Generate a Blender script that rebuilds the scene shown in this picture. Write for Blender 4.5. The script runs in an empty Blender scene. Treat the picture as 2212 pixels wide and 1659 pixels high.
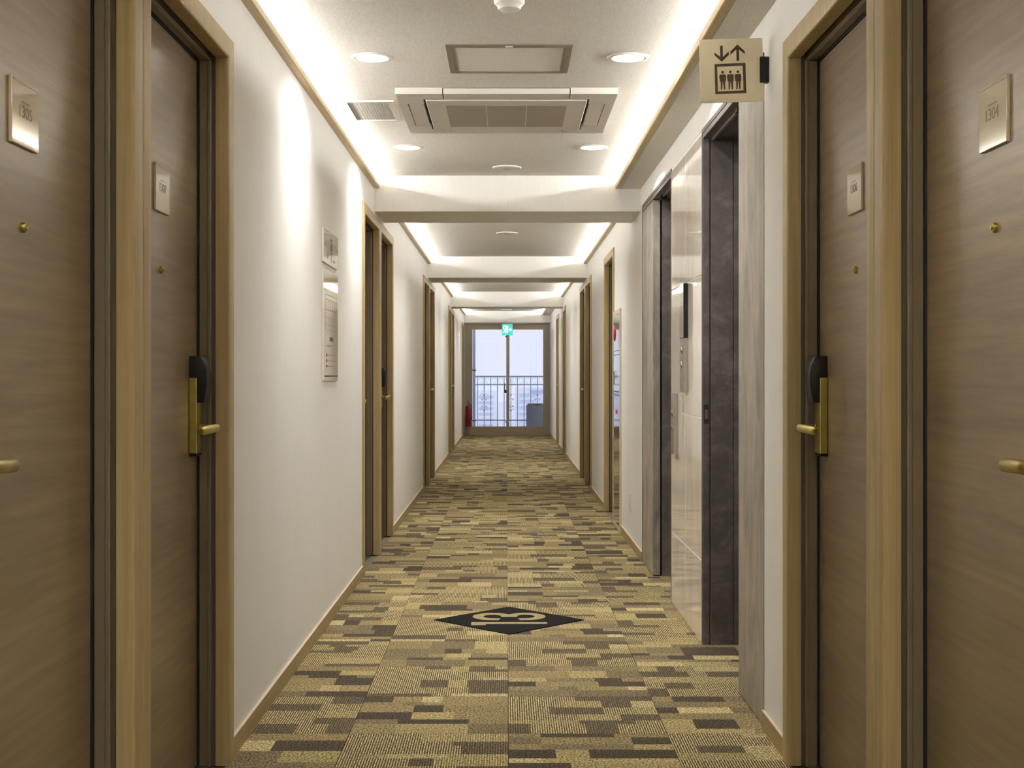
import bpy, bmesh, math, random
from mathutils import Vector, Matrix

S = bpy.context.scene
C = S.collection
PI = math.pi

# ------------------------------------------------------------------ camera, world, exposure
W_PX, H_PX, F_PX = 2212, 1659, 2963.0
VPX, VPY = 1095.0, 812.0
EYE = 1.125
cam_d = bpy.data.cameras.new('camera')
cam_d.sensor_width = 36.0
cam_d.lens = F_PX / W_PX * 36.0
cam_d.shift_x = (W_PX / 2 - VPX) / W_PX
cam_d.shift_y = (VPY - H_PX / 2) / W_PX
cam_d.clip_start = 0.02
cam_d.clip_end = 5000
cam = bpy.data.objects.new('camera', cam_d)
C.objects.link(cam)
cam.location = (0, 0, EYE)
cam.rotation_euler = (PI / 2, 0, 0)
S.camera = cam

wld = bpy.data.worlds.new('overcast_sky')
S.world = wld
wld.use_nodes = True
bg = wld.node_tree.nodes['Background']
bg.inputs['Color'].default_value = (0.80, 0.84, 0.97, 1)
bg.inputs['Strength'].default_value = 0.63

S.view_settings.view_transform = 'Standard'
S.view_settings.look = 'None'
S.view_settings.gamma = 1.0
S.view_settings.use_curve_mapping = False
S.view_settings.exposure = 0.80
S.cycles.max_bounces = 7
S.cycles.diffuse_bounces = 5
S.cycles.glossy_bounces = 3
S.cycles.caustics_reflective = False
S.cycles.caustics_refractive = False
S.cycles.transparent_max_bounces = 12

COVE_POWER = 112.0
DOWN_POWER = 385.0
LAMP_COL = (1.0, 0.985, 0.965)

# ------------------------------------------------------------------ helpers
def lin(r, g=None, b=None):
    if g is None:
        r, g, b = r
    def f(c):
        c /= 255.0
        return c / 12.92 if c <= 0.04045 else ((c + 0.055) / 1.055) ** 2.4
    return (f(r), f(g), f(b), 1.0)

MATS = {}
class NT:
    """tiny node-tree helper"""
    def __init__(self, name):
        self.m = bpy.data.materials.new(name)
        self.m.use_nodes = True
        self.t = self.m.node_tree
        self.bsdf = self.t.nodes['Principled BSDF']
        self.out = self.t.nodes['Material Output']
    def n(self, typ, **kw):
        nd = self.t.nodes.new(typ)
        for k, v in kw.items():
            setattr(nd, k, v)
        return nd
    def l(self, a, b):
        self.t.links.new(a, b)
    def pos(self, scale=(1, 1, 1)):
        g = self.n('ShaderNodeNewGeometry')
        mp = self.n('ShaderNodeMapping')
        mp.inputs['Scale'].default_value = scale
        self.l(g.outputs['Position'], mp.inputs['Vector'])
        return mp.outputs['Vector']
    def noise(self, vec, scale=1.0, detail=3.0, rough=0.55, dist=0.0):
        nd = self.n('ShaderNodeTexNoise')
        nd.inputs['Scale'].default_value = scale
        nd.inputs['Detail'].default_value = detail
        nd.inputs['Roughness'].default_value = rough
        nd.inputs['Distortion'].default_value = dist
        self.l(vec, nd.inputs['Vector'])
        return nd.outputs['Fac']
    def ramp(self, fac, stops):
        nd = self.n('ShaderNodeValToRGB')
        el = nd.color_ramp.elements
        el[0].position, el[0].color = stops[0]
        el[1].position, el[1].color = stops[-1]
        for p, c in stops[1:-1]:
            e = el.new(p)
            e.color = c
        self.l(fac, nd.inputs['Fac'])
        return nd.outputs['Color']
    def bump(self, fac, strength=0.1, dist=0.01):
        nd = self.n('ShaderNodeBump')
        nd.inputs['Strength'].default_value = strength
        nd.inputs['Distance'].default_value = dist
        self.l(fac, nd.inputs['Height'])
        self.l(nd.outputs['Normal'], self.bsdf.inputs['Normal'])

def plain(name, col, rough=0.5, metal=0.0, spec=0.5, vary=0.0, scale=20.0, bump=0.0, coat=0.0):
    k = NT(name)
    b = k.bsdf
    b.inputs['Roughness'].default_value = rough
    b.inputs['Metallic'].default_value = metal
    b.inputs['Specular IOR Level'].default_value = spec
    b.inputs['Coat Weight'].default_value = coat
    b.inputs['Coat Roughness'].default_value = 0.03
    c = lin(*col)
    f = k.noise(k.pos(), scale, 1)
    v = max(vary, 0.015)
    k.l(k.ramp(f, [(0.3, tuple(x * (1 - v) for x in c[:3]) + (1,)), (0.7, tuple(min(1, x * (1 + v)) for x in c[:3]) + (1,))]), b.inputs['Base Color'])
    if bump:
        k.bump(f, bump, 0.002)
    MATS[name] = k.m
    return k.m

def grain(name, dark, light, scale, rough=0.4, bump=0.05, detail=5, spec=0.5, big=None):
    k = NT(name)
    b = k.bsdf
    b.inputs['Roughness'].default_value = rough
    b.inputs['Specular IOR Level'].default_value = spec
    f = k.noise(k.pos(scale), 1.0, detail, 0.62, 0.25)
    col = k.ramp(f, [(0.25, lin(*dark)), (0.75, lin(*light))])
    if big:
        f2 = k.noise(k.pos(big), 1.0, 2, 0.5)
        mr = k.n('ShaderNodeMapRange')
        mr.inputs['From Min'].default_value = 0.3
        mr.inputs['From Max'].default_value = 0.7
        mr.inputs['To Min'].default_value = 0.82
        mr.inputs['To Max'].default_value = 1.12
        k.l(f2, mr.inputs['Value'])
        mx = k.n('ShaderNodeVectorMath', operation='SCALE')
        k.l(col, mx.inputs[0])
        k.l(mr.outputs['Result'], mx.inputs['Scale'])
        col = mx.outputs['Vector']
    k.l(col, b.inputs['Base Color'])
    if bump:
        k.bump(f, bump, 0.002)
    MATS[name] = k.m
    return k.m

def emit(name, col, strength):
    k = NT(name)
    e = k.n('ShaderNodeEmission')
    e.inputs['Color'].default_value = (*col[:3], 1)
    e.inputs['Strength'].default_value = strength
    k.l(e.outputs[0], k.out.inputs['Surface'])
    MATS[name] = k.m
    return k.m

# ---- materials
def make_wall(name, c1, c2):
    k = NT(name)
    b = k.bsdf
    b.inputs['Roughness'].default_value = 0.62
    b.inputs['Specular IOR Level'].default_value = 0.3
    f = k.noise(k.pos((420, 420, 9)), 1.0, 2, 0.6)
    f2 = k.noise(k.pos((3, 3, 0.5)), 1.0, 2)
    ad = k.n('ShaderNodeMath', operation='ADD')
    m2 = k.n('ShaderNodeMath', operation='MULTIPLY')
    m2.inputs[1].default_value = 0.5
    k.l(f2, m2.inputs[0]); k.l(f, ad.inputs[0]); k.l(m2.outputs[0], ad.inputs[1])
    k.l(k.ramp(ad.outputs[0], [(0.45, lin(*c1)), (1.0, lin(*c2))]), b.inputs['Base Color'])
    k.bump(f, 0.12, 0.002)
    MATS[name] = k.m
    return k.m
wall_m = make_wall('wall_fabric', (229, 227, 222), (239, 237, 233))
beam_m = wall_m
k = NT('ceiling_paper')
k.bsdf.inputs['Roughness'].default_value = 0.7
k.bsdf.inputs['Specular IOR Level'].default_value = 0.2
f = k.noise(k.pos((160, 30, 160)), 1.0, 2, 0.6)
k.l(k.ramp(f, [(0.3, lin(222, 218, 210)), (0.7, lin(233, 230, 223))]), k.bsdf.inputs['Base Color'])
k.bump(f, 0.15, 0.003)
ceil_m = MATS['ceiling_paper'] = k.m

casing_m = grain('oak_casing', (152, 131, 88), (184, 164, 117), (70, 70, 1.6), 0.42, 0.05)
trim_m = grain('oak_trim', (172, 150, 108), (200, 180, 136), (60, 1.5, 60), 0.42, 0.05)
base_m = grain('oak_baseboard', (148, 127, 88), (170, 149, 106), (60, 1.5, 60), 0.45, 0.04)
leaf_m = grain('door_veneer', (112, 95, 70), (148, 129, 98), (20, 2.2, 46), 0.29, 0.06, 6, 0.5, (1.5, 0.5, 5))
gap_m = plain('shadow_bronze', (84, 76, 60), 0.5)
frame_m = plain('bronze_steel_frame', (112, 100, 80), 0.38, 0.0, 0.5, 0.03)
gasket_m = plain('black_gasket', (20, 18, 15), 0.7)
brass_m = plain('satin_brass', (178, 162, 92), 0.32, 1.0, 0.5, 0.04, 60)
black_m = plain('black_plastic', (14, 13, 13), 0.45, 0.0, 0.3)
caulk_m = plain('pale_caulk', (214, 198, 172), 0.5)
slate_m = None
k = NT('slate_laminate')
k.bsdf.inputs['Roughness'].default_value = 0.42
f = k.noise(k.pos((7, 7, 7)), 1.0, 7, 0.62, 0.6)
f2 = k.noise(k.pos((40, 40, 40)), 1.0, 4, 0.6)
mx = k.n('ShaderNodeMath', operation='MULTIPLY_ADD')
mx.inputs[1].default_value = 0.35
k.l(f2, mx.inputs[0]); k.l(f, mx.inputs[2])
k.l(k.ramp(mx.outputs[0], [(0.40, lin(66, 60, 59)), (0.68, lin(91, 84, 82)), (0.92, lin(124, 116, 114))]), k.bsdf.inputs['Base Color'])
k.bump(f2, 0.05, 0.002)
slate_m = MATS['slate_laminate'] = k.m
k = NT('leaf_laminate')
k.bsdf.inputs['Roughness'].default_value = 0.42
f = k.noise(k.pos((9, 8, 3)), 1.0, 7, 0.66, 0.9)
k.l(k.ramp(f, [(0.30, lin(116, 109, 99)), (0.5, lin(150, 142, 131)), (0.72, lin(184, 176, 165))]), k.bsdf.inputs['Base Color'])
leafgrey_m = MATS['leaf_laminate'] = k.m
brush_m = plain('brushed_steel', (176, 172, 166), 0.30, 1.0, 0.5, 0.04, 80)
mirror_m = plain('polished_steel', (205, 206, 210), 0.07, 1.0, 0.5, 0.01)
k = NT('glossy_tile')
k.bsdf.inputs['Roughness'].default_value = 0.025
k.bsdf.inputs['Specular IOR Level'].default_value = 1.0
f = k.noise(k.pos((6, 5, 1.2)), 1.0, 6, 0.6, 0.8)
k.l(k.ramp(f, [(0.3, lin(222, 214, 203)), (0.55, lin(238, 231, 221)), (0.75, lin(230, 223, 212))]), k.bsdf.inputs['Base Color'])
f3 = k.noise(k.pos((4, 9, 3)), 1.0, 2, 0.5)
k.bump(f3, 0.035, 0.01)
tile_m = MATS['glossy_tile'] = k.m
grout_m = plain('tile_grout', (246, 243, 238), 0.6)
board_m = plain('acrylic_board', (226, 217, 200), 0.03, 0.0, 0.7, 0.02, 4)
acryl_m = plain('acrylic_plate', (206, 194, 168), 0.04, 0.0, 0.7, 0.02, 4)
acryl_side_m = plain('acrylic_edge', (122, 104, 72), 0.3)
print_m = plain('dark_print', (74, 64, 50), 0.6)
print2_m = plain('grey_print', (128, 116, 98), 0.6)
sign_m = plain('frosted_sign', (240, 229, 200), 0.42, 0.0, 0.4, 0.02)
pict_m = plain('pictogram_brown', (70, 52, 22), 0.55)
white_m = plain('white_plastic', (226, 222, 214), 0.4, 0, 0.4)
acw_m = plain('cassette_white', (212, 207, 198), 0.45, 0, 0.4)
acg_m = plain('cassette_grille', (164, 157, 146), 0.6, 0, 0.3, 0.06, 400)
alu_m = plain('hatch_aluminium', (160, 152, 138), 0.35, 0.7)
dark_m = plain('dark_void', (14, 13, 12), 0.9)
refl_m = plain('reflector_white', (238, 232, 220), 0.25)
mat_m = plain('mat_black', (27, 25, 25), 0.95, 0, 0.1, 0.25, 300, 0.4)
win_m = plain('bronze_aluminium', (170, 157, 134), 0.38, 0.25, 0.5, 0.02)
reveal_m = plain('reveal_grey', (172, 172, 178), 0.55)
rail_m = plain('railing_paint', (172, 181, 208), 0.5)
pipe_m = plain('downpipe_grey', (176, 186, 208), 0.45)
unit_m = plain('unit_grey', (150, 155, 168), 0.5, 0, 0.4, 0.05)
red_m = plain('extinguisher_red', (140, 16, 18), 0.25, 0, 0.5)
redlamp_m = plain('red_lens', (205, 30, 60), 0.12, 0, 0.6)
bld_m = plain('hazed_pale_concrete', (250, 250, 252), 0.8, 0, 0.1, 0.005, 0.05)  # distance haze is lightened into the wall colour
bld2_m = plain('hazed_blue_concrete', (238, 242, 250), 0.8, 0, 0.1, 0.005, 0.05)  # same haze whitening mixed into this wall colour
bwin_m = plain('hazed_window_glass', (222, 226, 240), 0.4, 0, 0.3)  # pane colour lightened to carry the haze
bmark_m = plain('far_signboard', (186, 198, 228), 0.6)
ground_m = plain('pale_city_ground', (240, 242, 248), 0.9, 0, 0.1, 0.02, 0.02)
slab_m = plain('balcony_concrete', (190, 190, 190), 0.8)
k = NT('window_glass')
tr = k.n('ShaderNodeBsdfTransparent'); tr.inputs['Color'].default_value = (0.96, 0.97, 1.0, 1)
gl = k.n('ShaderNodeBsdfGlossy'); gl.inputs['Roughness'].default_value = 0.02
fr = k.n('ShaderNodeFresnel'); fr.inputs['IOR'].default_value = 1.45
ms = k.n('ShaderNodeMixShader')
k.l(fr.outputs[0], ms.inputs[0]); k.l(tr.outputs[0], ms.inputs[1]); k.l(gl.outputs[0], ms.inputs[2])
k.l(ms.outputs[0], k.out.inputs['Surface'])
glass_m = MATS['window_glass'] = k.m
led_m = emit('cove_led', LAMP_COL, COVE_POWER)
down_m = emit('downlight_lens', LAMP_COL, DOWN_POWER)
exit_m = emit('exit_green', (0.08, 0.60, 0.50), 0.75)
exitw_m = emit('exit_white', (0.86, 1.0, 0.97), 1.1)

# carpet: patch colour and rib amount come from the tile's own face colours
k = NT('carpet_pile')
k.bsdf.inputs['Roughness'].default_value = 0.95
k.bsdf.inputs['Specular IOR Level'].default_value = 0.1
at = k.n('ShaderNodeAttribute', attribute_name='patch')
g = k.n('ShaderNodeNewGeometry')
sx = k.n('ShaderNodeSeparateXYZ'); k.l(g.outputs['Position'], sx.inputs[0])
mu = k.n('ShaderNodeMath', operation='MULTIPLY'); mu.inputs[1].default_value = 2 * PI / 0.0078
k.l(sx.outputs['X'], mu.inputs[0])
wob = k.noise(k.pos((120, 60, 1)), 1.0, 2)
wm = k.n('ShaderNodeMath', operation='MULTIPLY_ADD'); wm.inputs[1].default_value = 3.0
k.l(wob, wm.inputs[0]); k.l(mu.outputs[0], wm.inputs[2])
sn = k.n('ShaderNodeMath', operation='SINE'); k.l(wm.outputs[0], sn.inputs[0])
cl = k.n('ShaderNodeMapRange'); cl.inputs['From Min'].default_value = -0.3; cl.inputs['From Max'].default_value = 0.4
k.l(sn.outputs[0], cl.inputs['Value'])                       # 0 dark groove, 1 light rib
ribmix = k.n('ShaderNodeMix', data_type='RGBA')
ribmix.inputs[6].default_value = lin(70, 61, 46)
ribmix.inputs[7].default_value = lin(198, 180, 132)
k.l(cl.outputs[0], ribmix.inputs[0])
full = k.n('ShaderNodeMix', data_type='RGBA')
k.l(at.outputs['Alpha'], full.inputs[0]); k.l(at.outputs['Color'], full.inputs[6]); k.l(ribmix.outputs[2], full.inputs[7])
sp = k.noise(k.pos((150, 120, 120)), 1.0, 2, 0.6)
spm = k.n('ShaderNodeMapRange')
spm.inputs['From Min'].default_value = 0.40; spm.inputs['From Max'].default_value = 0.585
spm.inputs['To Min'].default_value = 0.42; spm.inputs['To Max'].default_value = 1.5
k.l(sp, spm.inputs['Value'])
sc_ = k.n('ShaderNodeVectorMath', operation='SCALE')
k.l(full.outputs[2], sc_.inputs[0]); k.l(spm.outputs[0], sc_.inputs['Scale'])
k.l(sc_.outputs[0], k.bsdf.inputs['Base Color'])
k.bump(sp, 0.5, 0.004)
carpet_m = MATS['carpet_pile'] = k.m

# ---- mesh helpers
def BM():
    return bmesh.new()

def box(bm, x0, x1, y0, y1, z0, z1, bev=0.0, seg=2):
    x0, x1 = min(x0, x1), max(x0, x1); y0, y1 = min(y0, y1), max(y0, y1); z0, z1 = min(z0, z1), max(z0, z1)
    r = bmesh.ops.create_cube(bm, size=1.0)
    for v in r['verts']:
        v.co = Vector(((x0 + x1) / 2 + v.co.x * (x1 - x0), (y0 + y1) / 2 + v.co.y * (y1 - y0), (z0 + z1) / 2 + v.co.z * (z1 - z0)))
    if bev:
        es = list({e for v in r['verts'] for e in v.link_edges})
        bmesh.ops.bevel(bm, geom=es, offset=bev, segments=seg, affect='EDGES', profile=0.5)
    return bm

def prism(bm, pts, fn, d0, d1):
    """pts: 2-D polygon; fn(a, b, d) -> xyz"""
    lo = [bm.verts.new(fn(a, b, d0)) for a, b in pts]
    hi = [bm.verts.new(fn(a, b, d1)) for a, b in pts]
    n = len(pts)
    bm.faces.new(lo); bm.faces.new(list(reversed(hi)))
    for i in range(n):
        bm.faces.new((lo[i], hi[i], hi[(i + 1) % n], lo[(i + 1) % n]))
    return bm

def lathe(bm, prof, cx=0, cy=0, cz=0, seg=32, axis='z'):
    """prof: list of (r, h)"""
    rings = []
    for r, h in prof:
        ring = []
        for i in range(seg):
            a = 2 * PI * i / seg
            c, s = r * math.cos(a), r * math.sin(a)
            p = {'z': (cx + c, cy + s, cz + h), 'x': (cx + h, cy + c, cz + s), 'y': (cx + c, cy + h, cz + s)}[axis]
            ring.append(bm.verts.new(p))
        rings.append(ring)
    for a, b in zip(rings, rings[1:]):
        for i in range(seg):
            j = (i + 1) % seg
            bm.faces.new((a[i], a[j], b[j], b[i]))
    if prof[0][0] > 1e-6:
        pass
    return rings

def disc_cap(bm, ring):
    bm.faces.new(ring)

def tube(bm, pts, r, seg=10, caps=True, ry=None):
    pts = [Vector(p) for p in pts]
    rings = []
    for i, p in enumerate(pts):
        t = (pts[min(i + 1, len(pts) - 1)] - pts[max(i - 1, 0)]).normalized()
        up = Vector((0, 0, 1)) if abs(t.z) < 0.9 else Vector((0, 1, 0))
        s = t.cross(up).normalized()
        u = s.cross(t).normalized()
        rr = r[i] if isinstance(r, (list, tuple)) else r
        r2 = rr if ry is None else rr * ry
        rings.append([bm.verts.new(p + s * rr * math.cos(2 * PI * k / seg) + u * r2 * math.sin(2 * PI * k / seg)) for k in range(seg)])
    for a, b in zip(rings, rings[1:]):
        for i in range(seg):
            j = (i + 1) % seg
            bm.faces.new((a[i], a[j], b[j], b[i]))
    if caps:
        bm.faces.new(list(reversed(rings[0]))); bm.faces.new(rings[-1])
    return bm

def obj(name, bm, mat, parent=None, loc=None, smooth=False, recalc=True):
    if recalc:
        bmesh.ops.recalc_face_normals(bm, faces=bm.faces[:])
    me = bpy.data.meshes.new(name)
    bm.to_mesh(me); bm.free()
    me.materials.append(mat)
    if smooth:
        for p in me.polygons:
            p.use_smooth = True
        try:
            me.set_sharp_from_angle(angle=math.radians(40))
        except Exception:
            pass
    o = bpy.data.objects.new(name, me)
    C.objects.link(o)
    if parent: o.parent = parent
    if loc: o.location = loc
    return o

def bobj(name, b, mat, parent=None, bev=0.0):
    return obj(name, box(BM(), *b, bev), mat, parent)

def empty(name, loc=(0, 0, 0), rz=0.0, label=None, cat=None, group=None, kind=None):
    o = bpy.data.objects.new(name, None)
    o.empty_display_size = 0.05
    C.objects.link(o)
    o.location = loc; o.rotation_euler = (0, 0, rz)
    return tag(o, label, cat, group, kind)

def tag(o, label=None, cat=None, group=None, kind=None):
    if label: o['label'] = label
    if cat: o['category'] = cat
    if group: o['group'] = group
    if kind: o['kind'] = kind
    return o

def copy_tree(o, parent=None):
    c = o.copy(); C.objects.link(c); c.parent = parent
    for ch in list(o.children):
        copy_tree(ch, c)
    return c

def text_mesh(txt, size_w, size_h, fn, depth=0.0004, bold=0.0):
    """text fitted to a w x h box centred on 0; fn(a, b, d) -> xyz"""
    cu = bpy.data.curves.new('lettering', 'FONT')
    cu.body = txt; cu.align_x = 'CENTER'; cu.align_y = 'CENTER'; cu.size = 1.0; cu.offset = bold
    cu.resolution_u = 4
    to = bpy.data.objects.new('lettering', cu)
    C.objects.link(to)
    dg = bpy.context.evaluated_depsgraph_get()
    me = to.evaluated_get(dg).to_mesh()
    xs = [v.co.x for v in me.vertices]; ys = [v.co.y for v in me.vertices]
    x0, x1, y0, y1 = min(xs), max(xs), min(ys), max(ys)
    bm = BM()
    bm.from_mesh(me)
    to.to_mesh_clear() if hasattr(to, 'to_mesh_clear') else None
    bpy.data.objects.remove(to); bpy.data.curves.remove(cu)
    for v in bm.verts:
        a = ((v.co.x - x0) / (x1 - x0) - 0.5) * size_w
        b = ((v.co.y - y0) / (y1 - y0) - 0.5) * size_h
        v.co = Vector(fn(a, b, 0))
    n = Vector(fn(0, 0, 1)) - Vector(fn(0, 0, 0))
    r = bmesh.ops.extrude_face_region(bm, geom=bm.faces[:])
    for v in [g for g in r['geom'] if isinstance(g, bmesh.types.BMVert)]:
        v.co += n * depth
    return bm

# ------------------------------------------------------------------ layout (metres; y = distance from the camera)
WL, WR = -0.812, 0.820
CEIL, SOFF, WTOP = 2.353, 2.134, 2.272
Y0, YE = -2.5, 25.9
BEAMS = [(2.70, 3.35), (8.41, 9.04), (14.10, 14.85), (20.0, 20.6)]
SEGS = [(Y0, 2.70), (3.35, 8.41), (9.04, 14.10), (14.85, 20.0), (20.6, YE)]
HALF = 0.5025
# door centres and which end carries the lock (+1 = far end of the corridor)
LEFT = [(3.02 - HALF, -1), (3.02 + HALF, 1), (8.69 - HALF, -1), (8.69 + HALF, 1), (14.27 - HALF, -1), (14.27 + HALF, 1),
        (19.96 - HALF, -1), (19.96 + HALF, 1), (25.13, -1)]
RIGHT = [(3.02 - HALF, -1), (3.02 + HALF, 1), (10.955, -1), (14.27 - HALF, -1), (14.27 + HALF, 1), (19.45, -1), (22.08, 1)]
OPEN_W, OPEN_H = 0.47, 2.075
LOBBY = (4.37, 8.30)

# ------------------------------------------------------------------ floor: slab and carpet tiles
floor = bobj('floor', (-0.98, 1.2, Y0 - 0.2, 26.2, -0.12, -0.006), plain('floor_screed', (120, 110, 95), 0.9))
tag(floor, 'corridor floor laid with olive and brown patchwork carpet tiles', 'floor', kind='structure')
rng = random.Random(11)
PAL = {'cream': lin(216, 198, 148), 'light': lin(193, 175, 124), 'mid': lin(168, 150, 108), 'grey': lin(147, 132, 101), 'dark': lin(97, 86, 71)}
def tile_mesh(w, l, ribbed, nm):
    bm = BM()
    lay = bm.loops.layers.float_color.new('patch')
    g = 0.0008
    ys = [g]
    while ys[-1] < l - g - 0.04:
        h = rng.choice([0.045, 0.06, 0.08, 0.095, 0.12])
        ys.append(min(ys[-1] + h, l - g))
    ys[-1] = l - g
    last = None
    for a, b in zip(ys, ys[1:]):
        x = g
        while x < w - g - 1e-6:
            pw = rng.choice([0.07, 0.1, 0.14, 0.18, 0.23])
            x1 = x + pw
            if w - g - x1 < 0.04: x1 = w - g
            if ribbed:
                cname = rng.choices(['cream', 'light', 'mid', 'grey', 'dark'], [1.6, 2, 3, 3, 4.6])[0]
            else:
                cname = rng.choices(['cream', 'light', 'mid', 'grey', 'dark'], [1.2, 2.6, 3.6, 3, 4.2])[0]
            if cname == last and cname in ('dark', 'cream'): cname = 'mid'
            last = cname
            al = 0.0
            if ribbed:
                al = {'cream': 0.35, 'light': 0.5, 'mid': 0.85, 'grey': 0.9, 'dark': 0.18}[cname]
            col = PAL[cname]
            q = rng.uniform(0.92, 1.08) * 0.70
            vs = [bm.verts.new((p, r_, 0)) for p, r_ in ((x, a), (x1, a), (x1, b), (x, b))]
            f = bm.faces.new(vs)
            for lp in f.loops:
                lp[lay] = (col[0] * q, col[1] * q, col[2] * q, al)
            x = x1
    # sides
    sk = [(g, g), (w - g, g), (w - g, l - g), (g, l - g)]
    for i in range(4):
        p, r_ = sk[i], sk[(i + 1) % 4]
        f = bm.faces.new([bm.verts.new((p[0], p[1], 0)), bm.verts.new((p[0], p[1], -0.006)), bm.verts.new((r_[0], r_[1], -0.006)), bm.verts.new((r_[0], r_[1], 0))])
        for lp in f.loops: lp[lay] = (*PAL['dark'][:3], 0)
    me = bpy.data.meshes.new(nm)
    bm.to_mesh(me); bm.free()
    me.materials.append(carpet_m)
    return me
XS = [WL, -0.4955, 0.0045, 0.5045, WR]
VAR = {}
for c in range(4):
    for rb in (0, 1):
        VAR[c, rb] = [tile_mesh(XS[c + 1] - XS[c], 0.5, rb, 'carpet_tile') for _ in range(9)]
WIDE = [[tile_mesh(0.5, 0.5, rb, 'carpet_tile') for _ in range(4)] for rb in (0, 1)]
ROW0 = 5.813 - 0.5 * 10
i = 0
y = ROW0
row = 0
while y < 26.0:
    for c in range(4):
        me = VAR[c, (row + c) % 2][rng.randrange(9)]
        if c == 3 and y + 0.5 > LOBBY[0] and y < LOBBY[1]:
            me = WIDE[(row + c) % 2][rng.randrange(4)]
        o = bpy.data.objects.new('carpet_tile', me)
        C.objects.link(o); o.parent = floor
        o.location = (XS[c], y, 0)
    y += 0.5; row += 1
# carpet behind the camera and in the elevator recesses
bm = BM(); lay = bm.loops.layers.float_color.new('patch')
for (x0, x1, y0, y1) in ((WL, WR, Y0, ROW0), (1.0045, 1.12, LOBBY[0], LOBBY[1])):
    f = bm.faces.new([bm.verts.new(p) for p in ((x0, y0, -0.001), (x1, y0, -0.001), (x1, y1, -0.001), (x0, y1, -0.001))])
    for lp in f.loops: lp[lay] = (*PAL['mid'][:3], 0)
obj('carpet_sheet', bm, carpet_m, floor, recalc=False)

# ------------------------------------------------------------------ walls
def wall(name, side, xin, doors, extra, label):
    s = -1 if side == 'left' else 1
    xo = xin + s * 0.20
    bm = BM()
    ops = sorted([(c - OPEN_W, c + OPEN_W, OPEN_H) for c, _ in doors] + extra)
    y = Y0
    for a, b, h in ops:
        if a > y + 1e-4:
            box(bm, xin, xo, y, a, -0.006, WTOP)
        box(bm, xin, xo, a, b, h, WTOP)
        y = b
    if y < 26.1: box(bm, xin, xo, y, 26.1, -0.006, WTOP)
    # back of the light trough and the wall above the trough floor
    box(bm, xin + s * 0.15, xo, Y0, 26.1, WTOP, CEIL + 0.1)
    o = obj(name, bm, wall_m)
    return tag(o, label, 'wall', kind='structure')
# merge adjoining door openings of a pair: keep the thin pier between them
wall('wall_left', 'left', WL, LEFT, [], 'cream textured wall on the left of the corridor')
wall('wall_right', 'right', WR, RIGHT, [(LOBBY[0], LOBBY[1], 2.157)], 'cream textured wall on the right, pierced by elevator entrances')
for nm, b, lb in (('wall_back', (-1.02, 1.02, Y0 - 0.2, Y0, -0.006, CEIL + 0.1), 'cream wall closing the corridor behind the viewer'),
                  ('wall_end', (-0.96, 0.97, YE, 26.1, SOFF, CEIL), 'cream lintel wall above the far window')):
    bm = BM()
    if nm == 'wall_end':
        box(bm, WL + 0.0005, WR - 0.0005, YE, 26.1, SOFF, WTOP)
        box(bm, WL - 0.149, WR + 0.149, YE, 26.1, WTOP, CEIL)
    else:
        box(bm, *b)
    tag(obj(nm, bm, wall_m), lb, 'wall', kind='structure')

# ------------------------------------------------------------------ ceiling with round holes for the downlights
DL = [(-0.520, 5.288), (0.467, 5.288), (-0.529, 7.365), (0.460, 7.365),
      (-0.520, 1.10), (0.467, 1.10), (-0.520, -1.0), (0.467, -1.0), (0.0, 9.9), (0.0, 10.75), (0.0, 15.7), (0.0, 17.3), (0.0, 21.5), (0.0, 23.4)]  # this row: unseen fill lamps, added to light near doors and far corridor
def sheet(bm, x0, x1, y0, y1, z, holes, s=0.1, seg=32):
    def quad(a, b, c, d):
        bm.faces.new([bm.verts.new((p[0], p[1], z)) for p in ((a, c), (b, c), (b, d), (a, d))])
    rows = sorted({h[1] for h in holes})
    y = y0
    for r in rows:
        quad(x0, x1, y, r - s)
        x = x0
        for hx, hy, hr in sorted(h for h in holes if h[1] == r):
            quad(x, hx - s, r - s, r + s)
            inn, out = [], []
            for i in range(seg):
                a = 2 * PI * i / seg
                c, sn_ = math.cos(a), math.sin(a)
                m = max(abs(c), abs(sn_))
                inn.append(bm.verts.new((hx + hr * c, hy + hr * sn_, z)))
                out.append(bm.verts.new((hx + s * c / m, hy + s * sn_ / m, z)))
            for i in range(seg):
                j = (i + 1) % seg
                bm.faces.new((inn[i], out[i], out[j], inn[j]))
            x = hx + s
        quad(x, x1, r - s, r + s)
        y = r + s
    quad(x0, x1, y, y1)
bm = BM()
sheet(bm, -0.962, 0.970, Y0, 26.1, CEIL, [(x, y, 0.066) for x, y in DL])
box(bm, -1.02, 1.03, Y0 - 0.2, 26.1, CEIL + 0.1, CEIL + 0.25)
tag(obj('ceiling', bm, ceil_m), 'pale papered corridor ceiling between the beams', 'ceiling', kind='structure')

blabels = ['ceiling beam overhead just in front of the viewer', 'deep cream ceiling beam beyond the elevators, nearest in view',
           'second cream ceiling beam down the corridor', 'third cream ceiling beam, last before the window']
for (a, b), lb in zip(BEAMS, blabels):
    bm = BM()
    box(bm, WL + 0.0005, WR - 0.0005, a, b, SOFF, WTOP)
    box(bm, WL - 0.149, WR + 0.149, a, b, WTOP, CEIL)
    tag(obj('ceiling_beam', bm, beam_m), lb, 'beam', 'ceiling beams', 'structure')

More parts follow.
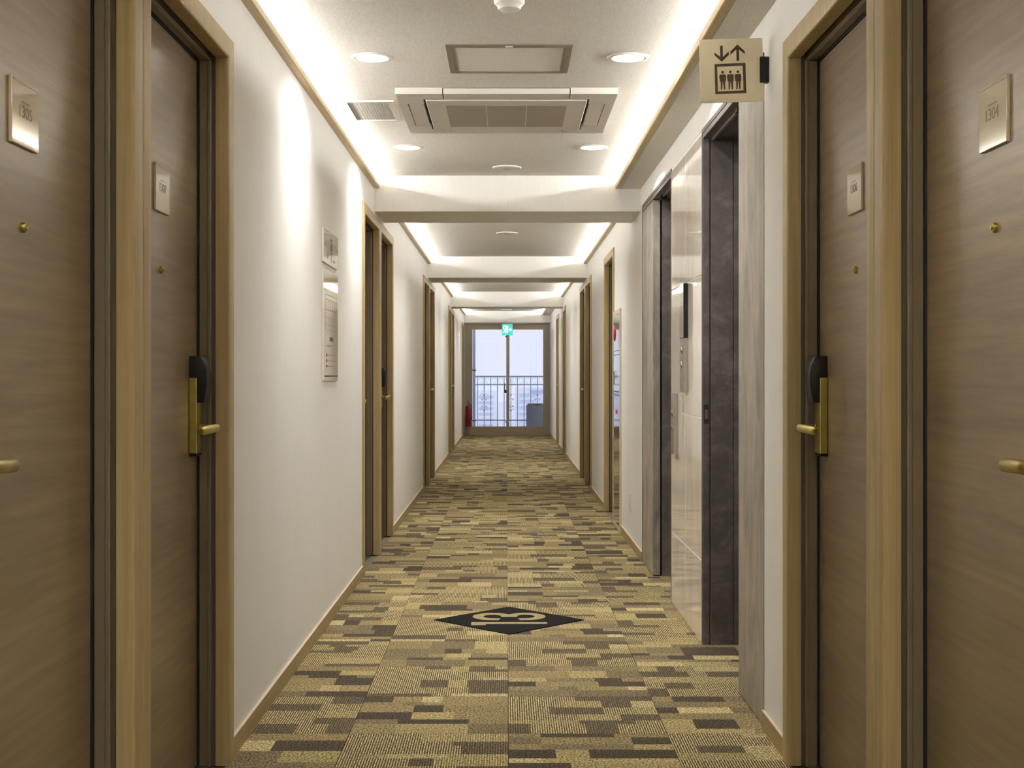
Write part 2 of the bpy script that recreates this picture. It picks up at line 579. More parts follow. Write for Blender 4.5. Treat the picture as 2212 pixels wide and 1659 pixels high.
# ------------------------------------------------------------------ cove trims, soffits and hidden light strips
segname = ['over the viewer', 'beside the air conditioner', 'past the first beam', 'past the second beam', 'before the far window']
tn = 1
for i, (a, b) in enumerate(SEGS):
    sof = i in (0, 1, 4)
    for side in ('left', 'right'):
        xin = WL if side == 'left' else WR
        s = 1 if side == 'left' else -1       # towards the corridor
        if side == 'right' and sof:
            x0 = xin - 0.120
            tag(bobj('ceiling_soffit', (x0 - 0.001, xin + 0.0, a, b, WTOP - 0.0005, WTOP + 0.014), ceil_m),
                'flat lowered soffit strip along the right wall ' + segname[i], 'soffit', 'lowered soffits', 'structure')
            t = bobj('trim_%d' % tn, (x0 - 0.036, x0, a, b, 2.272, 2.304), trim_m if i != 4 else white_m, None, 0.005)
            lx = x0 + 0.07
        else:
            t = bobj('trim_%d' % tn, (xin + s * 0.030, xin - s * 0.012, a, b, 2.276, 2.304), trim_m, None, 0.005)
            lx = xin - s * 0.06
        tag(t, ('pale' if (i == 4 and side == 'right') else 'oak') + ' cove trim on the %s ' % side + segname[i], 'trim', 'cove trims', 'structure')
        tn += 1
        if b - a > 0.4:
            st = empty('light_strip', (lx, (a + b) / 2, WTOP), 0, 'warm light strip hidden in the %s cove ' % side + segname[i], 'light strip', 'cove light strips')
            L = (b - a) / 2 - 0.03
            bobj('channel', (-0.018, 0.018, -L, L, 0.0145, 0.042), alu_m, st)
            bobj('diffuser', (-0.012, 0.012, -L, L, 0.042, 0.050), led_m, st)

# ------------------------------------------------------------------ baseboards
def baseboards(name, side, xin, doors, extra, label):
    s = 1 if side == 'left' else -1
    e = empty(name, (xin, 0, 0), 0, label, 'baseboard', None, 'structure')
    ops = sorted([(c - HALF, c + HALF) for c, _ in doors] + extra)
    y = Y0
    for a, b in ops + [(YE, YE)]:
        if a - y > 0.02:
            o = bobj('board', (0, s * 0.008, y, a, 0, 0.058), base_m, e)
            bobj('caulk_line', (0, s * 0.0085, y, a, 0.058, 0.0615), caulk_m, o)
        y = max(y, b)
baseboards('baseboard_left', 'left', WL, LEFT, [], 'low oak baseboard along the left wall')
baseboards('baseboard_right', 'right', WR, RIGHT, [(LOBBY[0], LOBBY[1]), (9.80, 10.46)], 'low oak baseboard along the right wall')

# ------------------------------------------------------------------ guest-room doors (local: +x into the corridor, y along it)
def casing_jamb(sgn):
    bm = BM()
    pts = [(sgn * 0.5025, 0.0), (sgn * 0.5025, 2.105), (sgn * 0.4325, 2.043), (sgn * 0.4325, 0.0)]
    prism(bm, pts, lambda a, b, d: (d, a, b), -0.028, 0.012)
    bmesh.ops.bevel(bm, geom=[e for e in bm.edges if all(v.co.x > 0.011 for v in e.verts) and abs(e.verts[0].co.y - e.verts[1].co.y) < 1e-5], offset=0.006, segments=3, affect='EDGES', profile=0.5)
    return bm
def casing_head():
    bm = BM()
    pts = [(-0.5025, 2.105), (0.5025, 2.105), (0.4325, 2.043), (-0.4325, 2.043)]
    prism(bm, pts, lambda a, b, d: (d, a, b), -0.028, 0.012)
    bmesh.ops.bevel(bm, geom=[e for e in bm.edges if all(v.co.x > 0.011 for v in e.verts) and abs(e.verts[0].co.z - e.verts[1].co.z) < 1e-5], offset=0.006, segments=3, affect='EDGES', profile=0.5)
    return bm
VF = -0.078     # leaf face
def make_door(lock):
    r = empty('door_1')
    for s in (-1, 1):
        obj('casing_jamb', casing_jamb(s), casing_m, r, smooth=True)
        bm = BM()
        box(bm, -0.073, -0.046, s * 0.420, s * 0.466, 0, 2.032, 0.002, 1)
        box(bm, -0.130, -0.0735, s * 0.427, s * 0.466, 0, 2.036)
        box(bm, -0.050, -0.038, s * 0.4185, s * 0.428, 0, 2.034, 0.003, 2)
        obj('steel_jamb', bm, frame_m, r)
        bobj('shadow_gap', (-0.0455, -0.0285, s * 0.437, s * 0.466, 0, 2.05), gap_m, r)
        bobj('gasket', (-0.110, -0.0735, s * 0.4165, s * 0.427, 0, 2.03), gasket_m, r)
    obj('casing_head', casing_head(), casing_m, r, smooth=True)
    bm = BM()
    box(bm, -0.073, -0.046, -0.466, 0.466, 2.032, 2.072, 0.002, 1)
    box(bm, -0.050, -0.041, -0.430, 0.430, 2.034, 2.041, 0.002, 1)
    obj('steel_head', bm, frame_m, r)
    bobj('head_gasket', (-0.110, -0.0735, -0.427, 0.427, 2.0265, 2.06), gasket_m, r)
    bobj('threshold', (-0.14, -0.046, -0.42, 0.42, 0.0, 0.005), brush_m, r)
    lf = bobj('leaf', (-0.120, VF, -0.415, 0.415, 0.008, 2.026), leaf_m, r, 0.0015)
    # viewer
    bm = BM(); lathe(bm, [(0.0001, 0.0105), (0.004, 0.0105), (0.0045, 0.008), (0.0085, 0.007), (0.0095, 0.004), (0.0095, 0.0)], VF, 0, 1.397, 20, 'x')
    obj('door_viewer', bm, brass_m, r, smooth=True)
    # number plate
    bm = BM(); box(bm, VF, VF + 0.007, -0.070, 0.070, 1.544, 1.664, 0.0012, 2)
    obj('number_plate', bm, acryl_m, r)
    # lock
    lk = lock
    def yy(a): return lk * a
    bm = BM()
    box(bm, VF, VF + 0.022, yy(0.3155), yy(0.3855), 0.907, 1.12, 0.002, 2)
    body = obj('lock_body', bm, brass_m, r)
    # black reader head: convex profile extruded along y
    bm = BM()
    prof = [(VF + 0.0005, 1.1205), (VF + 0.0005, 1.180), (VF + 0.034, 1.180), (VF + 0.044, 1.160), (VF + 0.049, 1.13), (VF + 0.049, 1.10), (VF + 0.045, 1.07), (VF + 0.040, 1.05), (VF + 0.0222, 1.05), (VF + 0.0222, 1.1205)]
    prism(bm, prof, lambda a, b, d: (a, d, b), yy(0.318), yy(0.383))
    bmesh.ops.bevel(bm, geom=[e for e in bm.edges if all(v.co.x > VF + 0.03 for v in e.verts)], offset=0.003, segments=2, affect='EDGES', profile=0.5)
    obj('reader_head', bm, black_m, body, smooth=True)
    bm = BM()
    lathe(bm, [(0.0001, 0.036), (0.010, 0.036), (0.010, 0.030), (0.0125, 0.029), (0.0125, 0.026), (0.010, 0.025), (0.010, 0.0222)], VF, yy(0.350), 0.978, 20, 'x')
    obj('lever_collar', bm, brass_m, body, smooth=True)
    bm = BM()
    P = [(VF + 0.034, yy(0.350), 0.978), (VF + 0.058, yy(0.350), 0.978), (VF + 0.069, yy(0.347), 0.978), (VF + 0.075, yy(0.338), 0.9785), (VF + 0.0765, yy(0.320), 0.979),
         (VF + 0.074, yy(0.290), 0.9785), (VF + 0.068, yy(0.250), 0.977), (VF + 0.0625, yy(0.215), 0.975), (VF + 0.0605, yy(0.204), 0.975), (VF + 0.0595, yy(0.200), 0.975)]
    tube(bm, P, [0.0075, 0.0075, 0.008, 0.0085, 0.0088, 0.009, 0.0092, 0.0092, 0.0080, 0.005], 14, True, 1.3)
    obj('lever', bm, brass_m, body, smooth=True)
    bobj('lock_foot', (VF, VF + 0.020, yy(0.318), yy(0.383), 0.900, 0.907), black_m, body)
    return r
proto = {1: make_door(1), -1: make_door(-1)}
used = {1: False, -1: False}
dn = 1
NUMS = {('left', 0): '1305', ('left', 1): '1307', ('right', 0): '1304', ('right', 1): '1306'}
DLAB = {
    ('left', 0): 'grey-brown wood-grain guest door plated 1305, nearest on the left',
    ('left', 1): 'grey-brown wood-grain guest door plated 1307, second on the left',
    ('left', 2): 'third guest door on the left, just before the first beam',
    ('left', 3): 'fourth guest door on the left, beyond the first beam',
    ('left', 4): 'fifth guest door on the left, before the second beam',
    ('left', 5): 'sixth guest door on the left, beyond the second beam',
    ('left', 6): 'seventh guest door on the left, before the third beam',
    ('left', 7): 'eighth guest door on the left, beyond the third beam',
    ('left', 8): 'last door on the left beside the window and fire extinguisher',
    ('right', 0): 'grey-brown wood-grain guest door plated 1304, nearest on the right',
    ('right', 1): 'grey-brown wood-grain guest door plated 1306, before the elevators on the right',
    ('right', 2): 'single oak-cased door on the right beside the polished hydrant cabinet',
    ('right', 3): 'oak-cased door on the right just before the second beam',
    ('right', 4): 'oak-cased door on the right just beyond the second beam',
    ('right', 5): 'oak-cased door on the right just before the third beam',
    ('right', 6): 'last single door on the right, nearest the far window'}
for side, lst in (('left', LEFT), ('right', RIGHT)):
    for i, (yc, lk) in enumerate(lst):
        key = lk if side == 'left' else -lk        # right-hand doors are the same door turned half round
        if not used[key]:
            d = proto[key]; used[key] = True
        else:
            d = copy_tree(proto[key])
        d.name = 'door_%d' % dn; dn += 1
        d.location = (WL, yc, 0) if side == 'left' else (WR, yc, 0)
        d.rotation_euler = (0, 0, 0 if side == 'left' else PI)
        tag(d, DLAB[side, i], 'door', 'guest room doors', 'structure')
for side, lst in (('left', LEFT), ('right', RIGHT)):
    for i, (yc, lk) in enumerate(lst):
        if (side, i) in NUMS:
            d = [o for o in bpy.data.objects if o.get('label') == DLAB[side, i]][0]
            pl = [c for c in d.children if c.name.startswith('number_plate')][0]
            fn = lambda a, b, dd: (VF + 0.0071 + dd, a, 1.607 + b)
            obj('room_number', text_mesh(NUMS[side, i], 0.066, 0.022, fn), print2_m, pl)
            fn2 = lambda a, b, dd: (VF + 0.0071 + dd, a, 1.6245 + b)
            bm = BM(); box(bm, VF + 0.0071, VF + 0.0074, -0.022, 0.022, 1.6235, 1.6255)
            obj('caption_line', bm, print2_m, pl)
            bm = BM()
            box(bm, VF + 0.0071, VF + 0.0075, -0.066, 0.066, 1.6575, 1.6600)
            obj('screw_strip', bm, acryl_side_m, pl)

# ------------------------------------------------------------------ elevator lobby on the right wall
# piers between wall front and recess: each is lining of its own entrance
tw = empty('wall_lobby', (WR, 6.28, 0), 0, 'glossy cream tiled wall between the two elevator entrances', 'wall', None, 'structure')
bobj('backing', (0.0015, 0.30, -0.522, 0.55 - 0.002, -0.006, 2.157), grout_m, tw)
ty = [-0.522, 0.012, 0.546]
tz = [0.0, 0.35, 0.95, 1.55, 2.143]
for a in range(2):
    for b in range(4):
        bm = BM(); box(bm, -0.001, 0.0105, ty[a] + 0.0015, ty[a + 1] - 0.0015, tz[b] + 0.0025, tz[b + 1] - 0.0025, 0.0008, 1)
        obj('tile', bm, tile_m, tw)
def entrance(y0, y1, leafspan, label):
    """opening y0..y1; leafspan: y range of the folded smoke-door leaf"""
    e = empty('elevator_entrance', (WR, (y0 + y1) / 2, 0), 0, label, 'elevator', 'elevator entrances')
    c = (y0 + y1) / 2
    a, b = y0 - c, y1 - c
    la, lb = leafspan[0] - c, leafspan[1] - c
    near = la < 0
    # slim metal surround
    bobj('head_trim', (-0.003, 0.02, min(a, la), max(b, lb), 2.140, 2.157), brush_m if False else slate_m, e)
    x0, x1 = (la - 0.006, b) if near else (a, lb + 0.006)
    bobj('edge_trim', (-0.003, 0.02, x0, x0 + 0.006, 0, 2.140), brush_m, e)
    bobj('edge_trim', (-0.003, 0.02, x1 - 0.006, x1, 0, 2.140), brush_m, e)
    # head soffit with rail and closer block
    hs = bobj('head_soffit', (0.0, 0.30, x0 + 0.006, x1 - 0.006, 2.118, 2.1395), slate_m, e)
    bobj('rail', (0.036, 0.046, a if not near else lb, b if near else la, 2.108, 2.118), brush_m, hs)
    bobj('closer_block', (0.028, 0.060, (a + b) / 2 - 0.02, (a + b) / 2 + 0.03, 2.100, 2.118), black_m, hs)
    # folded smoke-door leaf, flush with the wall
    lf = bobj('smoke_door_leaf', (0.001, 0.041, la + 0.003, lb, 0.006, 2.114), leafgrey_m, e, 0.0015)
    if not near:
        bobj('hinge_plate', (-0.001, 0.001, lb - 0.03, lb - 0.012, 2.04, 2.075), brush_m, lf)
    # pier behind the leaf
    bobj('pier', (0.050, 0.30, la, lb - 0.004 if near else lb, 0, 2.118), slate_m, e)
    if near:
        pass
    # far / near lining made of three strips
    yy0, yy1 = (b - 0.022, b - 0.007) if near else (a + 0.007, a + 0.022)
    st = bobj('lining_strip', (0.0, 0.027, yy0, yy1, 0, 2.118), slate_m, e)
    bobj('lining_edge', (0.031, 0.034, yy0, yy1, 0, 2.118), brush_m, e)
    bobj('lining_gap', (0.027, 0.031, yy0 + (0.006 if near else 0), yy1 - (0 if near else 0.006), 0, 2.118), gasket_m, e)
    bobj('lining_strip', (0.034, 0.125, yy0, yy1, 0, 2.118), slate_m, e)
    bobj('lining_gap', (0.125, 0.128, yy0 + (0.006 if near else 0), yy1 - (0 if near else 0.006), 0, 2.118), gasket_m, e)
    bobj('lining_strip', (0.128, 0.30, yy0, yy1, 0, 2.118), slate_m, e)
    if near:
        fp = bobj('flush_pull', (0.003, 0.023, yy0 - 0.0015, yy0 + 0.004, 0.925, 1.005), gasket_m, st)
        bobj('pull_recess', (0.008, 0.019, yy0 - 0.0020, yy0 - 0.0010, 0.945, 0.985), frame_m, st)
    # car doors at the back of the recess
    m0, m1 = (lb, b - 0.022) if near else (a + 0.022, la)
    mid = (m0 + m1) / 2
    bobj('car_door', (0.262, 0.298, m0, mid - 0.002, 0.006, 2.118), brush_m, e)
    bobj('car_door', (0.262, 0.298, mid + 0.002, m1, 0.006, 2.118), brush_m, e)
    bobj('door_sill', (0.22, 0.30, m0, m1, 0, 0.006), alu_m, e)
    return e
entrance(4.376, 5.758, (4.376, 4.86), 'nearer elevator entrance with slate-grey jambs and folded smoke door')
entrance(6.83, 8.295, (7.70, 8.289), 'farther elevator entrance with slate-grey jambs beside the first beam')
tag(bobj('wall_shaft', (WR + 0.30, WR + 0.42, LOBBY[0] - 0.1, LOBBY[1] + 0.1, -0.006, 2.3), slate_m), 'dark shaft wall behind the elevator doors', 'wall', kind='structure')

# hall call stations
def station(yc, w, z0, z1, disp, zbtn, label):
    e = empty('call_station', (WR - 0.001, yc, z0), 0, label, 'call button', 'elevator call stations')
    h = z1 - z0
    d = disp - z0 if disp else h
    bobj('steel_plate', (-0.021, 0.0, -w / 2, w / 2, 0, d - (0.001 if disp else 0)), brush_m, e, 0.001)
    if disp:
        bobj('display_glass', (-0.021, 0.0, -w / 2, w / 2, d, h), black_m, e, 0.001)
        k_ = bobj('steel_cover', (-0.0225, -0.0205, -w / 2 + 0.002, w / 2 - 0.002, d + 0.002, h - 0.002), mirror_m, e)
    for z in zbtn:
        bm = BM(); lathe(bm, [(0.0001, -0.027), (0.010, -0.027), (0.013, -0.025), (0.016, -0.025), (0.017, -0.0205)], 0, 0, z - z0, 24, 'x')
        b = obj('button', bm, mirror_m, e, smooth=True)
    return e
station(6.265, 0.13, 1.053, 1.544, 1.297, (1.242, 1.175), 'tall elevator call station with black display on glossy tile')
station(6.62, 0.10, 0.748, 1.042, None, (0.943, 0.873), 'low steel elevator call station near the farther entrance')

# ------------------------------------------------------------------ projecting elevator sign
sg = empty('elevator_sign', (WR, 4.30, 2.08), 0, 'square beige projecting sign with elevator pictogram on the right wall', 'sign')
bobj('bracket', (-0.028, 0.0, -0.012, 0.012, -0.037, 0.044), black_m, sg, 0.0015)
TLc, TRc, BLc = (100, 150), (1437, 125), (155, 1500)
ux, uy = (TRc[0] - TLc[0], TRc[1] - TLc[1]); vx, vy = (BLc[0] - TLc[0], BLc[1] - TLc[1])
det = ux * vy - uy * vx
PW = 0.198
ROLL = math.radians(1.7)
cx_, cz_ = -0.116, 0.002
def plate_xy(px, py):
    dx, dy = px - TLc[0], py - TLc[1]
    u = (dx * vy - dy * vx) / det; v = (ux * dy - uy * dx) / det
    a, b = (u - 0.5) * PW, (0.5 - v) * PW
    return (a * math.cos(ROLL) - b * math.sin(ROLL) + cx_, a * math.sin(ROLL) + b * math.cos(ROLL) + cz_)
pf = lambda a, b, d: (a, d, b)
def plate_poly(pts, d0, d1):
    bm = BM(); prism(bm, [plate_xy(*p) for p in pts], pf, d0, d1); return bm
# corners given in the same plate frame
crn = [(100, 150), (1437, 125), (1437 + vx, 125 + vy), (155, 1500)]
panel = obj('panel', plate_poly(crn, -0.004, 0.004), sign_m, sg)
def pic(name, pts, par=panel):
    return obj(name, plate_poly(pts, -0.0046, -0.0040), pict_m, par)
pic('arrow_down', [(543, 283), (600, 283), (607, 525), (725, 410), (732, 480), (586, 628), (430, 490), (427, 428), (553, 525)])
pic('arrow_up', [(910, 262), (1065, 405), (1070, 470), (943, 368), (950, 610), (895, 612), (888, 366), (768, 478), (764, 410)])
fo = [(430, 677), (1083, 655), (1110, 1300), (455, 1320)]
fi = [(487, 733), (1030, 714), (1050, 1243), (508, 1262)]
for i in range(4):
    j = (i + 1) % 4
    pic('car_frame', [fo[i], fo[j], fi[j], fi[i]])
for cx, cy in ((604, 852), (767, 847), (928, 843)):
    n = 16
    fig = pic('figure', [(cx - 48, cy + 48), (cx + 48, cy + 46), (cx + 70, cy + 66), (cx + 74, cy + 110), (cx + 70, cy + 200), (cx + 58, cy + 202), (cx + 60, cy + 368), (cx + 34, cy + 368), (cx + 12, cy + 204),
                         (cx + 6, cy + 204), (cx - 6, cy + 370), (cx - 32, cy + 370), (cx - 36, cy + 204), (cx - 54, cy + 202), (cx - 68, cy + 110), (cx - 66, cy + 68)])
    obj('head', plate_poly([(cx + 29 * math.cos(2 * PI * q / n), cy + 29 * math.sin(2 * PI * q / n)) for q in range(n)], -0.0046, -0.0040), pict_m, panel)

# ------------------------------------------------------------------ boards on the left wall
def lboard(name, y0, y1, z0, z1, label):
    e = empty(name, (WL, (y0 + y1) / 2, z0), 0, label, 'sign')
    bobj('acrylic_sheet', (0.0005, 0.008, -(y1 - y0) / 2, (y1 - y0) / 2, 0, z1 - z0), board_m, e, 0.001)
    return e
def mark(e, s0, s1, t0, t1, w, h, mat=print_m, name='print_mark'):
    return bobj(name, (0.0081, 0.0084, (s0 - 0.5) * w, (s1 - 0.5) * w, t0 * h, t1 * h), mat, e)
e = lboard('direction_board', 6.016, 6.525, 1.628, 1.779, 'wide acrylic direction board with arrows and elevator symbol, left wall')
w, h = 0.509, 0.151
def arrow(e, s, dirn):
    bm = BM()
    c = (s - 0.5) * w; z = 0.56 * h; k_ = dirn
    prism(bm, [(c + k_ * 0.020, z), (c, z + 0.016), (c, z + 0.009), (c + k_ * 0.011, z + 0.0025), (c - k_ * 0.018, z + 0.0025), (c - k_ * 0.018, z - 0.0025), (c + k_ * 0.011, z - 0.0025), (c, z - 0.009), (c, z - 0.016)],
          lambda a, b, d: (d, a, b), 0.0081, 0.0084)
    obj('arrow_mark', bm, print_m, e)
arrow(e, 0.10, -1); arrow(e, 0.92, 1)
for s0 in (0.17, 0.27, 0.66, 0.76):
    for q in range(4):
        mark(e, s0, s0 + 0.065, 0.46 + q * 0.065, 0.50 + q * 0.065, w, h, print2_m)
for (s0, s1, t0, t1) in ((0.46, 0.475, 0.36, 0.78), (0.585, 0.60, 0.36, 0.78), (0.46, 0.60, 0.76, 0.80), (0.46, 0.60, 0.34, 0.38)):
    mark(e, s0, s1, t0, t1, w, h)
for s0 in (0.487, 0.517, 0.547):
    mark(e, s0, s0 + 0.018, 0.44, 0.66, w, h)
for (s0, s1, t0, t1) in ((0.24, 0.30, 0.16, 0.28), (0.50, 0.53, 0.08, 0.28), (0.46, 0.57, 0.16, 0.19), (0.62, 0.78, 0.14, 0.20)):
    mark(e, s0, s1, t0, t1, w, h, print2_m)
e = lboard('evacuation_board', 6.016, 6.525, 1.103, 1.599, 'square glossy evacuation plan board under the direction board')
h = 0.496
def rect_lines(e, s0, s1, t0, t1, th=0.006):
    for r_ in ((s0, s1, t0, t0 + th), (s0, s1, t1 - th, t1), (s0, s0 + th, t0, t1), (s1 - th, s1, t0, t1)):
        mark(e, *r_, w, h, print2_m, 'plan_line')
for q in range(5):
    rect_lines(e, 0.16 + q * 0.14, 0.30 + q * 0.14, 0.64, 0.74)
    rect_lines(e, 0.16 + q * 0.14, 0.30 + q * 0.14, 0.50, 0.58)
rect_lines(e, 0.12, 0.90, 0.46, 0.78, 0.005)
mark(e, 0.40, 0.66, 0.36, 0.40, w, h)
mark(e, 0.20, 0.50, 0.31, 0.325, w, h, print2_m)
for q, t in enumerate((0.22, 0.17, 0.12)):
    mark(e, 0.16, 0.24, t, t + 0.025, w, h)
    mark(e, 0.27, 0.80, t + 0.008, t + 0.018, w, h, print2_m)
mark(e, 0.06, 0.96, 0.035, 0.05, w, h)

# ------------------------------------------------------------------ hydrant cabinet, outlet
hc = empty('hydrant_cabinet', (WR, 10.125, 0), 0, 'tall polished steel hydrant cabinet with red lamp, right wall', 'cabinet')
ya, yb = -0.305, 0.315
cream_frame = plain('cabinet_frame', (224, 212, 182), 0.3, 0.3)
for nm, b in (('frame_stile', (-0.012, -0.0005, ya, ya + 0.035, 0.005, 1.61)), ('frame_stile', (-0.012, -0.0005, yb - 0.02, yb, 0.005, 1.61)),
              ('frame_rail', (-0.012, -0.0005, ya + 0.035, yb - 0.02, 1.575, 1.61)), ('frame_rail', (-0.012, -0.0005, ya + 0.035, yb - 0.02, 0.005, 0.03))):
    bobj(nm, b, cream_frame, hc)
bobj('back_plate', (-0.004, -0.0005, ya + 0.035, yb - 0.02, 0.03, 1.575), dark_m, hc)
y1_, y2_ = ya + 0.037, yb - 0.022
dA = bobj('lamp_panel', (-0.010, -0.004, y1_ + 0.13, y2_, 1.312, 1.573), mirror_m, hc)
dB = bobj('speaker_panel', (-0.010, -0.004, y1_, y1_ + 0.126, 1.312, 1.573), mirror_m, hc)
bobj('slot', (-0.0106, -0.010, y1_ + 0.055, y1_ + 0.07, 1.33, 1.47), acryl_side_m, dB)
bm = BM(); lathe(bm, [(0.0001, -0.021), (0.030, -0.020), (0.052, -0.017), (0.062, -0.013), (0.062, -0.010)], 0, 0.20, 1.446, 28, 'x')
obj('red_lamp', bm, redlamp_m, dA, smooth=True)
bobj('name_strip', (-0.010, -0.004, y1_, y2_, 1.282, 1.308), mirror_m, hc)
dC = bobj('hose_door', (-0.010, -0.004, y1_, y2_, 1.012, 1.278), mirror_m, hc)
for q in range(2):
    for r_ in range(5):
        bobj('print_mark', (-0.0104, -0.010, 0.02 + q * 0.05, 0.05 + q * 0.05, 1.10 + r_ * 0.014, 1.108 + r_ * 0.014), print2_m, dC)
bobj('pull_handle', (-0.016, -0.010, y2_ - 0.05, y2_ - 0.03, 1.06, 1.16), brush_m, dC)
bobj('name_strip', (-0.010, -0.004, y1_, y2_, 0.985, 1.008), mirror_m, hc)
dD = bobj('hydrant_door', (-0.010, -0.004, y1_, y2_, 0.032, 0.981), mirror_m, hc)
bobj('pull_handle', (-0.016, -0.010, y2_ - 0.05, y2_ - 0.03, 0.55, 0.67), brush_m, dD)
lr = bobj('red_lettering', (-0.0104, -0.010, -0.08, 0.10, 0.845, 0.875), plain('red_print', (190, 60, 40), 0.5), dD)

ol = empty('wall_outlet', (WR, 9.10, 0.285), 0, 'white wall outlet plate low beside the farther elevator', 'outlet')
bobj('cover_plate', (-0.007, 0.0, -0.035, 0.035, -0.06, 0.06), white_m, ol, 0.002)
for z in (-0.030, 0.008):
    so = bobj('socket', (-0.009, -0.007, -0.012, 0.012, z, z + 0.024), caulk_m, ol)

# ------------------------------------------------------------------ ceiling fittings
dlab = ['round recessed downlight left of the access hatch', 'round recessed downlight right of the access hatch',
        'round downlight beyond the air conditioner, left of the round speaker', 'round downlight beyond the air conditioner, right of the round speaker']
dlab += ['left added fill downlight overhead near the viewer', 'right added fill downlight overhead near the viewer',  # unseen lamps added over and behind the viewer as fill
         'left added fill downlight behind the viewer', 'right added fill downlight behind the viewer']
for q in ('first', 'second', 'third'):  # unseen lamps added behind the beams to brighten the far corridor
    dlab += ['added fill downlight hidden right behind the %s beam' % q, 'added fill downlight hidden farther behind the %s beam' % q]
d0 = None
for (x, y), lb in zip(DL, dlab):
    if d0 is None:
        d0 = empty('downlight', (0, 0, 0))
        bm = BM(); lathe(bm, [(0.060, 0.0), (0.0615, -0.004), (0.068, -0.0055), (0.081, -0.003), (0.0835, 0.0)], 0, 0, 0, 40)
        obj('trim_ring', bm, white_m, d0, smooth=True)
        bm = BM(); lathe(bm, [(0.0605, 0.0), (0.057, 0.030), (0.052, 0.060)], 0, 0, 0, 40)
        obj('reflector', bm, refl_m, d0, smooth=True)
        bm = BM(); r_ = lathe(bm, [(0.0515, 0.044), (0.046, 0.034), (0.030, 0.027), (0.0001, 0.024)], 0, 0, 0, 40)
        obj('lamp', bm, down_m, d0, smooth=True)
        d = d0
    else:
        d = copy_tree(d0)
    d.location = (x, y, CEIL)
    tag(d, lb, 'downlight', 'recessed downlights')

sd = empty('smoke_detector', (0.008, 4.47, CEIL), 0, 'white domed smoke detector at the top of the view', 'smoke detector')
bm = BM(); lathe(bm, [(0.050, 0.0), (0.050, -0.012), (0.046, -0.018)], 0, 0, 0, 36); obj('base', bm, white_m, sd, smooth=True)
bm = BM(); lathe(bm, [(0.046, -0.018), (0.040, -0.022), (0.036, -0.034), (0.026, -0.040), (0.0001, -0.042)], 0, 0, 0, 36); obj('chamber', bm, white_m, sd, smooth=True)

def discthing(name, y, r, lb, cat):
    e = empty(name, (0.0, y, CEIL), 0, lb, cat, 'round ceiling fittings')
    bm = BM(); lathe(bm, [(r, 0.0), (r, -0.006), (r * 0.93, -0.010), (r * 0.9, -0.008)], 0, 0, 0, 40); obj('rim', bm, white_m, e, smooth=True)
    bm = BM(); lathe(bm, [(r * 0.9, -0.008), (r * 0.6, -0.011), (0.0001, -0.012)], 0, 0, 0, 40); obj('cover', bm, acw_m, e, smooth=True)
    for q in range(3):
        bobj('slot', (-0.02 + q * 0.014, -0.013 + q * 0.014, -0.02, 0.02, -0.0135, -0.0115), acg_m, e)
discthing('ceiling_speaker', 8.07, 0.085, 'flat round white speaker just before the first beam', 'speaker')
discthing('ceiling_speaker', 11.77, 0.092, 'flat round white speaker between first and second beams', 'speaker')
discthing('ceiling_speaker', 25.3, 0.090, 'tiny distant round speaker above the far window', 'speaker')

# access hatch
h_ = empty('access_hatch', (0.008, 5.315, CEIL), 0, 'square ceiling access hatch with aluminium frame between downlights', 'hatch')
for i in range(4):
    bm = BM()
    o_, n_ = 0.236, 0.212
    q = [(-o_, -o_), (o_, -o_), (n_, -n_), (-n_, -n_)]
    a = i * PI / 2
    q = [(u * math.cos(a) - v * math.sin(a), u * math.sin(a) + v * math.cos(a)) for u, v in q]
    prism(bm, q, lambda u, v, d: (u, v, d), -0.004, 0.0)
    obj('frame_rail', bm, alu_m, h_)
for i in range(4):
    bm = BM(); o_, n_ = 0.211, 0.203
    q = [(-o_, -o_), (o_, -o_), (n_, -n_), (-n_, -n_)]
    a = i * PI / 2
    q = [(u * math.cos(a) - v * math.sin(a), u * math.sin(a) + v * math.cos(a)) for u, v in q]
    prism(bm, q, lambda u, v, d: (u, v, d), -0.006, 0.0)
    obj('inner_bead', bm, alu_m, h_)
bobj('panel', (-0.203, 0.203, -0.203, 0.203, -0.003, 0.0), ceil_m, h_)
bobj('latch', (-0.014, 0.014, -0.226, -0.216, -0.008, -0.004), white_m, h_)

# air-conditioner cassette
ac = empty('ceiling_cassette', (-0.002, 6.32, CEIL), 0, 'square white ceiling air conditioner cassette with grey intake grille', 'air conditioner')
def acb(nm, x0, x1, y0, y1, z0, z1, m=acw_m, bev=0.0, par=ac):
    return bobj(nm, (x0, x1, y0, y1, z0, z1), m, par, bev)
acb('back_pan', -0.47, 0.47, -0.465, 0.465, -0.016, 0.0, dark_m)
E = 0.475
for sx_ in (-1, 1):
    for sy_ in (-1, 1):
        bm = BM()
        q = [(sx_ * E, sy_ * E), (sx_ * 0.274, sy_ * E), (sx_ * 0.274, sy_ * 0.362), (sx_ * 0.362, sy_ * 0.362), (sx_ * 0.362, sy_ * 0.262), (sx_ * E, sy_ * 0.262)]
        prism(bm, q, lambda u, v, d: (u, v, d), -0.027, 0.0)
        obj('corner_cover', bm, acw_m, ac)
for s in (-1, 1):
    acb('air_flap', -0.270, 0.270, s * E, s * 0.358, -0.027, -0.002, acw_m, 0.002)
    acb('side_rim', s * E, s * 0.436, -0.2615, 0.2615, -0.027, 0.0)
    acb('air_flap', s * 0.433, s * 0.366, -0.258, 0.258, -0.027, -0.010, acw_m, 0.002)
ip = acb('intake_panel', -0.352, 0.352, -0.352, 0.352, -0.032, -0.016, acw_m, 0.003)
for q in range(3):
    acb('intake_grille', -0.268 + q * 0.180, -0.268 + q * 0.180 + 0.176, -0.255, 0.262, -0.0328, -0.032, acg_m, 0, ip)
